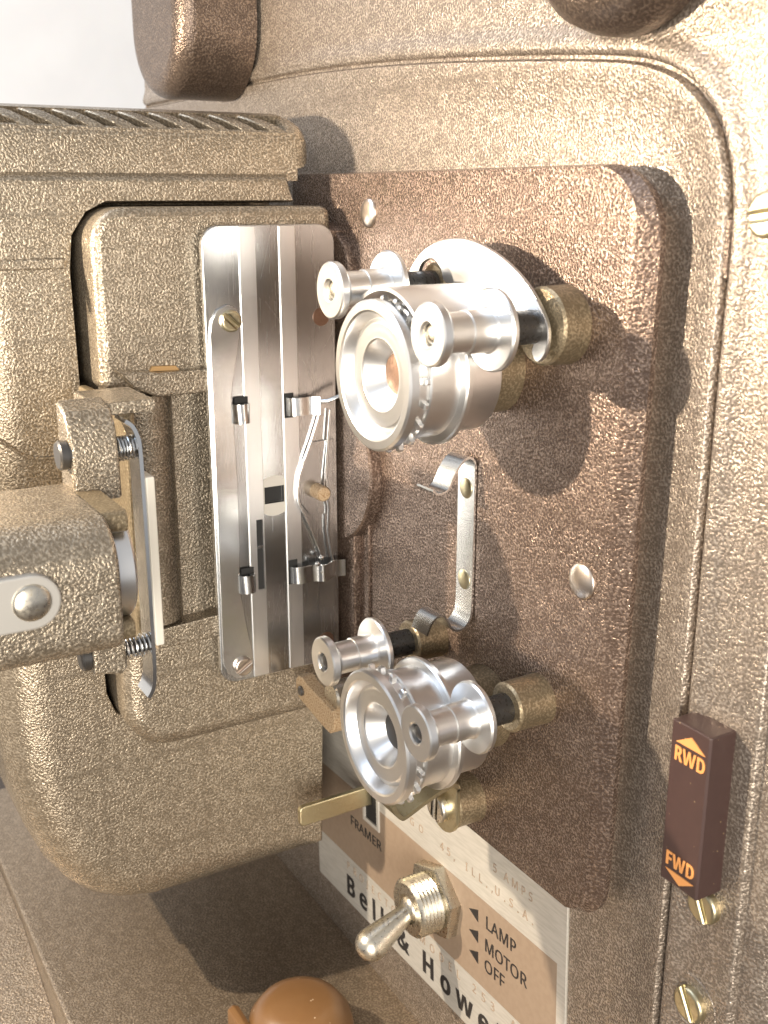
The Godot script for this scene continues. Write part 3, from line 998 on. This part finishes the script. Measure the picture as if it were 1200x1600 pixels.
func rollers(pj: Node3D) -> void:
	var Z := Vector3(0, 0, 1)
	for q in [[35.3, 40.7, "small aluminium guide roller left of the upper sprocket", "nickel"], [62.5, 37.0, "small aluminium guide roller right of the upper sprocket", "nickel"], [31.0, -21.5, "small aluminium guide roller left of the lower sprocket", "dark_steel"], [60.5, -21.5, "small aluminium guide roller right of the lower sprocket", "dark_steel"]]:
		var b := part("guide_roller", pj, q[2])
		var c := Vector3(q[0], q[1], 0)
		lathe(c, Z, [[1.45, 17.0], [1.5, 22.9], [1.8, 23.1], [2.2, 23.07], [2.5, 23.1], [2.8, 23.07], [3.1, 23.1], [3.4, 23.07], [3.7, 23.1], [4.0, 23.1], [4.25, 22.9], [4.3, 21.9], [4.1, 21.6], [2.9, 20.9], [2.75, 20.6], [2.75, 17.4], [2.95, 17.3], [2.95, 13.9], [3.2, 13.6], [5.4, 13.3], [5.65, 13.0], [5.65, 12.4], [5.4, 12.2], [1.45, 12.2]], 72, true)
		emit("spool", b, P.aluminium, 30.0)
		dome(c + Vector3(0, 0, 22.0), Z, 1.4, 0.8, 4.0)
		emit("pin_end", b, P[q[3]])
		lathe(c, Z, [[0, 4.6], [2.35, 4.6], [2.35, 11.9], [2.1, 12.15], [0, 12.15]], 40)
		emit("post", b, P.black_post)

func guides(pj: Node3D) -> void:
	# crescent film guard over the upper sprocket
	var b := part("film_guard", pj, "thin crescent-shaped metal film guard over the upper sprocket")
	var z := 5.2
	var pts := []
	for p in [[29.6, 41.5], [31.5, 44.0], [35.0, 46.4], [40.0, 47.9], [46.0, 48.2], [52.0, 47.0], [57.5, 44.8], [62.0, 41.9], [65.2, 38.4], [66.0, 36.0], [65.4, 33.6], [63.8, 32.3], [62.6, 33.6], [62.8, 35.2], [60.0, 36.8], [56.4, 38.8], [52.2, 40.6], [46.0, 41.9], [40.8, 41.6], [39.4, 43.6], [37.0, 45.0], [34.0, 44.0], [32.6, 41.6], [31.0, 40.6]]:
		pts.append(Vector2(p[0], p[1]))
	extr(flat_axes(), curve(pts, 4, true), z, z + 0.7, 0.15, 2, true)
	emit("crescent", b, P.aluminium, 30.0)
	# shoe bent round the sprocket
	var arc := PackedVector2Array()
	for k in 25:
		var a := deg_to_rad(lerpf(34.0, 122.0, k / 24.0))
		arc.append(Vector2(46.6 + 12.35 * cos(a), 29.3 + 12.35 * sin(a)))
	strip(flat_axes(), arc, 0.55, z + 0.71, 20.2)
	emit("shoe", b, P.aluminium, 40.0)
	# spring clip between the sprockets
	b = part("spring_clip", pj, "upright steel spring clip with curled ends and two rivets")
	var path := [Vector2(9.2, 8.6), Vector2(8.4, 7.4), Vector2(9.0, 5.6), Vector2(11.6, 4.2), Vector2(13.4, 2.6), Vector2(13.6, 1.2), Vector2(12.6, 0.45), Vector2(10.5, 0.35), Vector2(4.0, 0.35), Vector2(-4.0, 0.35), Vector2(-12.0, 0.4), Vector2(-14.6, 0.9), Vector2(-15.9, 2.4), Vector2(-15.6, 4.2), Vector2(-13.4, 5.6), Vector2(-12.6, 6.6), Vector2(-13.3, 8.2), Vector2(-15.6, 9.4)]
	var T := Transform3D(Basis(Vector3(0, 1, 0), Vector3(0, 0, 1), Vector3(1, 0, 0)), Vector3.ZERO)
	strip(T, curve(path, 5), 0.35, 37.6, 42.3)
	emit("strip", b, P.spring_steel, 40.0)
	for y in [8.0, -8.0]:
		dome(Vector3(39.9, y, 0.5), Vector3(0, 0, 1), 1.75, 0.35, 0.2)
		emit("rivet", b, P.brass)
	# tan link with pin below the lower left roller
	b = part("film_link", pj, "small tan link with a dark pin beside the lower sprocket")
	var l := PackedVector2Array()
	for p in [[3.4, -37.6], [4.4, -36.6], [6.2, -36.3], [8.0, -37.0], [18.6, -38.2], [19.6, -39.4], [19.2, -41.8], [17.6, -43.3], [15.4, -43.2], [4.4, -41.4], [3.2, -39.6]]:
		l.append(Vector2(p[0], p[1]))
	extr(flat_axes(), l, 12.4, 15.0, 0.3, 2)
	emit("link", b, P.link_fibre)
	lathe(Vector3(6.0, -39.2, 0), Vector3(0, 0, 1), [[0, 14.8], [1.0, 14.8], [1.0, 15.4], [0.8, 15.6], [0, 15.6]], 20)
	emit("pin", b, P.dark_steel)
	lathe(Vector3(16.4, -36.4, 0), Vector3(0, 0, 1), [[0, 0.0], [2.9, 0.0], [2.9, 13.6], [2.5, 14.0], [0, 14.0]], 32)
	emit("pivot", b, P.nickel)
	# brass film stripper under the lower sprocket
	b = part("film_stripper", pj, "bent brass film stripper screwed below the lower sprocket")
	extr(flat_axes(), rrect(38.6, -53.0, 47.0, -42.0, [1.0, 1.0, 4.1, 4.1], 6), 5.31, 6.1, 0.2, 2)
	emit("tab", b, P.brass)
	T = Transform3D(Basis(Vector3(0, 0, 1), Vector3(0, 1, 0), Vector3(-1, 0, 0)), Vector3.ZERO)
	strip(T, curve([Vector2(5.7, -43.4), Vector2(6.0, -42.4), Vector2(7.2, -41.9), Vector2(12.0, -43.4), Vector2(16.0, -45.0), Vector2(16.9, -45.0), Vector2(17.8, -44.0), Vector2(18.6, -42.4)], 4), 0.75, -47.0, -38.6)
	emit("arm", b, P.brass)
	slotted("screw", b, Vector3(42.3, -48.4, 6.0), Vector3(0, 0, 1), 2.8, 1.5, 1.5, P.nickel, 0.3)

# ------------------------------------------------------------------ nameplate and controls
func nameplate(pj: Node3D) -> void:
	var b := part("nameplate", pj, "silver nameplate with a tan band and black lettering")
	var piv := Vector3(20, -83, 0) * MM
	b.transform = Transform3D(Basis.from_euler(Vector3(0, 0, 0.042)), Vector3.ZERO)
	b.position = piv - b.basis * piv + Vector3(0, 0, 0.7) * MM
	extr(flat_axes(), rrect(-28.2, -105.2, 65.2, -52.0, 0.6, 2), -6.75, -5.6, 0.12, 1)
	emit("plate", b, P.label_silver)
	extr(flat_axes(), PackedVector2Array([Vector2(-26.3, -92.8), Vector2(62.8, -92.8), Vector2(62.8, -73.7), Vector2(-26.3, -73.7)]), -5.6, -5.585)
	emit("tan_band", b, P.label_tan)
	# framer slot, its dark painted as a black patch, with white frame and lever
	extr(flat_axes(), rrect(-4.6, -79.0, 2.6, -66.2, 0.1, 2), -5.585, -5.3, 0.1, 1, false, [], PackedVector2Array([Vector2(-3.6, -78.0), Vector2(1.6, -78.0), Vector2(1.6, -67.0), Vector2(-3.6, -67.0)]))
	emit("slot_frame", b, P.slot_grey)
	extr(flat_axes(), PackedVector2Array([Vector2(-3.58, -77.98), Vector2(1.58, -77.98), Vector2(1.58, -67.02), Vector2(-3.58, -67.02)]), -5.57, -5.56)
	emit("slot", b, P.opening_shade)
	var T := Transform3D(Basis(Vector3(0, 0, 1), Vector3(0, 1, 0), Vector3(1, 0, 0)), Vector3(-1.8, 0, 0))
	extr(T, rrect(-5.5, -73.6, 12.0, -69.1, [1.0, 0.2, 0.2, 1.0], 4), 0.0, 1.3, 0.25, 2, true)
	emit("framer_lever", b, P.brass)
	var zt := -5.54
	words("FRAMER", b, Vector3(-11.1, -83.4, zt), 2.3, P.ink_black, 1.2)
	words("LAMP", b, Vector3(41.9, -79.2, zt), 2.7, P.ink_black, 1.0)
	words("MOTOR", b, Vector3(41.6, -84.2, zt), 2.7, P.ink_black, 1.0)
	words("OFF", b, Vector3(41.6, -88.6, zt), 2.7, P.ink_black, 1.0)
	for y in [-78.0, -82.6, -87.2]:
		extr(flat_axes(), PackedVector2Array([Vector2(36.7, y), Vector2(39.6, y - 1.3), Vector2(39.6, y + 1.3)]), -5.58, -5.49)
		emit("arrow_mark", b, P.ink_black)
	words("Bell & Howell", b, Vector3(-14.2, -103.0, zt), 5.0, P.ink_black, 1.05, "Droid Sans", 700, 0.0, 10)
	var ze := -5.56
	for q in [["PROJECTOR", -13.5, -96.2, 1.9, 26], ["MODEL", 18.4, -96.3, 1.9, 28], ["253", 37.6, -95.9, 1.9, 28], ["A", 50.0, -95.4, 1.9, 0], ["CHICAGO", -0.4, -70.4, 1.75, 34], ["45,", 26.6, -70.4, 1.75, 20], ["ILL.,", 35.4, -70.4, 1.75, 22], ["U.S.A.", 44.8, -70.2, 1.75, 20], ["5 AMPS", 44.2, -65.8, 1.75, 14]]:
		words(q[0], b, Vector3(q[1], q[2], ze), q[3], P.etched_text, 1.0, "Droid Sans", 400, 0.0, q[4])

func toggle(pj: Node3D) -> void:
	var b := part("toggle_switch", pj, "nickel toggle switch with hexagonal nut on the nameplate")
	var c := Vector3(26.2, -81.2, -4.88)
	var Z := Vector3(0, 0, 1)
	var hx := PackedVector2Array()
	for k in 6:
		hx.append(Vector2(c.x + 8.0 * cos(TAU * k / 6 + 0.35), c.y + 8.0 * sin(TAU * k / 6 + 0.35)))
	extr(flat_axes(), hx, -4.88, -2.4, 0.5, 2)
	emit("hex_nut", b, P.bush_metal, 30.0)
	var prof := [[2.4, 2.4]]
	for k in 6:
		prof.append_array([[5.6, 2.4 + k * 0.85], [5.95, 2.75 + k * 0.85], [5.6, 3.15 + k * 0.85]])
	prof.append_array([[5.2, 7.7], [3.0, 7.7], [2.4, 6.8]])
	lathe(c, Z, prof, 56, true)
	emit("threaded_bushing", b, P.bush_metal, 30.0)
	lathe(c + Vector3(0, 0, 5.2), Z, [[0, -0.5], [2.6, -0.5], [2.9, 0.8], [2.6, 2.2], [1.8, 3.0], [0, 3.2]], 36)
	var bat := Vector3(0.0, -0.52, 1.0).normalized()
	lathe(c + Vector3(0, 0, 6.4), bat, [[0, 0], [1.7, 0.0], [1.9, 2.0], [3.25, 10.4], [3.15, 11.7], [2.4, 12.9], [1.4, 13.6], [0, 13.8]], 40)
	emit("bat_lever", b, P.nickel, 40.0)

func direction(pj: Node3D) -> void:
	var b := part("direction_lever", pj, "dark brown plastic lever marked for rewind and forward")
	# section in (x, z): front face hollowed
	var sec := PackedVector2Array([Vector2(88.4, -4.6), Vector2(95.3, -4.6), Vector2(95.3, -0.1), Vector2(95.0, 0.15)])
	for k in range(1, 8):
		var t := k / 8.0
		sec.append(Vector2(lerpf(95.0, 88.7, t), 0.15 - 0.12 * sin(PI * t)))
	sec.append(Vector2(88.7, 0.15))
	sec.append(Vector2(88.4, -0.1))
	extr(up_axes(), sec, -37.0, -12.6, 0.25, 2, true)
	emit("handle", b, P.lever_plastic, 30.0)
	words("RWD", b, Vector3(89.2, -18.2, 0.17), 2.1, P.orange_ink, 0.85, "Droid Sans", 700)
	words("FWD", b, Vector3(89.2, -34.3, 0.17), 2.1, P.orange_ink, 0.85, "Droid Sans", 700)
	extr(flat_axes(), PackedVector2Array([Vector2(89.4, -15.5), Vector2(94.6, -15.5), Vector2(92.0, -13.9)]), -0.2, 0.2)
	emit("arrow_mark", b, P.orange_ink)
	extr(flat_axes(), PackedVector2Array([Vector2(89.4, -34.9), Vector2(94.6, -34.9), Vector2(92.1, -36.4)]), -0.2, 0.2)
	emit("arrow_mark", b, P.orange_ink)
	slotted("screw", b, Vector3(93.2, -40.4, -4.4), Vector3(0, 0, 1), 2.6, 1.2, 2.0, P.brass)

func reel_arms(pj: Node3D) -> void:
	var b := part("reel_arm", pj, "dark brown arm end hanging in front of the casing's left")
	var poly := rrect(-78.5, 74.8, -46.0, 140.0, [1.0, 1.0, 15.0, 15.0], 12)
	extr(flat_axes(), poly, -3.4, 14.0, 4.0, 5)
	emit("arm", b, P.dark_paint, 45.0)
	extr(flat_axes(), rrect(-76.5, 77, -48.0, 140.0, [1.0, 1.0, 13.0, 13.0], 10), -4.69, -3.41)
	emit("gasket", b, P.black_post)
	b = part("reel_hub", pj, "rounded brown hub at the casing's top right")
	lathe(Vector3(69.0, 90.0, 0), Vector3(0, 0, 1), [[0, -4.68], [15.4, -4.68], [16.2, -3.6], [16.2, -1.0], [15.6, 1.6], [13.8, 4.0], [11.0, 5.4], [0, 6.0]], 72)
	emit("hub", b, P.dark_paint, 45.0)

# ------------------------------------------------------------------ base
func base(pj: Node3D) -> void:
	var b := part("base", pj, "brown hammered base under the lamp house")
	# top of the base with a raised edge towards the front
	box(Vector3(-128, -164.9, -58), Vector3(150, -118.05, 60.5), 1.2)
	emit("platform", b, P.base_paint)
	var s := g.size()
	var a := [Vector3(-128, -119.4, 60.6), Vector3(-62, -120.4, 60.6), Vector3(60, -150, 60.6)]
	var c := [Vector3(-128, -120.5, 140), Vector3(-62, -122.5, 140), Vector3(60, -154, 140)]
	for i in 2:
		quad(a[i], a[i + 1], c[i + 1], c[i])
		quad(Vector3(a[i].x, -164.9, 60.6), Vector3(a[i + 1].x, -164.9, 60.6), Vector3(c[i + 1].x, -164.9, 140), Vector3(c[i].x, -164.9, 140))
		quad(a[i], a[i + 1], Vector3(a[i + 1].x, -164.9, 60.6), Vector3(a[i].x, -164.9, 60.6))
		quad(c[i], c[i + 1], Vector3(c[i + 1].x, -164.9, 140), Vector3(c[i].x, -164.9, 140))
	emit("apron", b, P.base_paint, 20.0)
	var k := part("control_knob", pj, "amber brown plastic knob on the base")
	lathe(Vector3(12, -118, 20), Vector3(0, 1, 0), [[0, -0.1], [11.2, -0.1], [11.6, 0.6], [11.4, 4.4], [10.6, 8.2], [8.8, 10.8], [6.0, 12.2], [0, 12.6]], 64)
	emit("dome", k, P.amber_plastic, 45.0)
	box(Vector3(2, -118, 29.8), Vector3(22, -109.0, 32.6), 1.2)
	emit("wing", k, P.amber_plastic, 45.0)
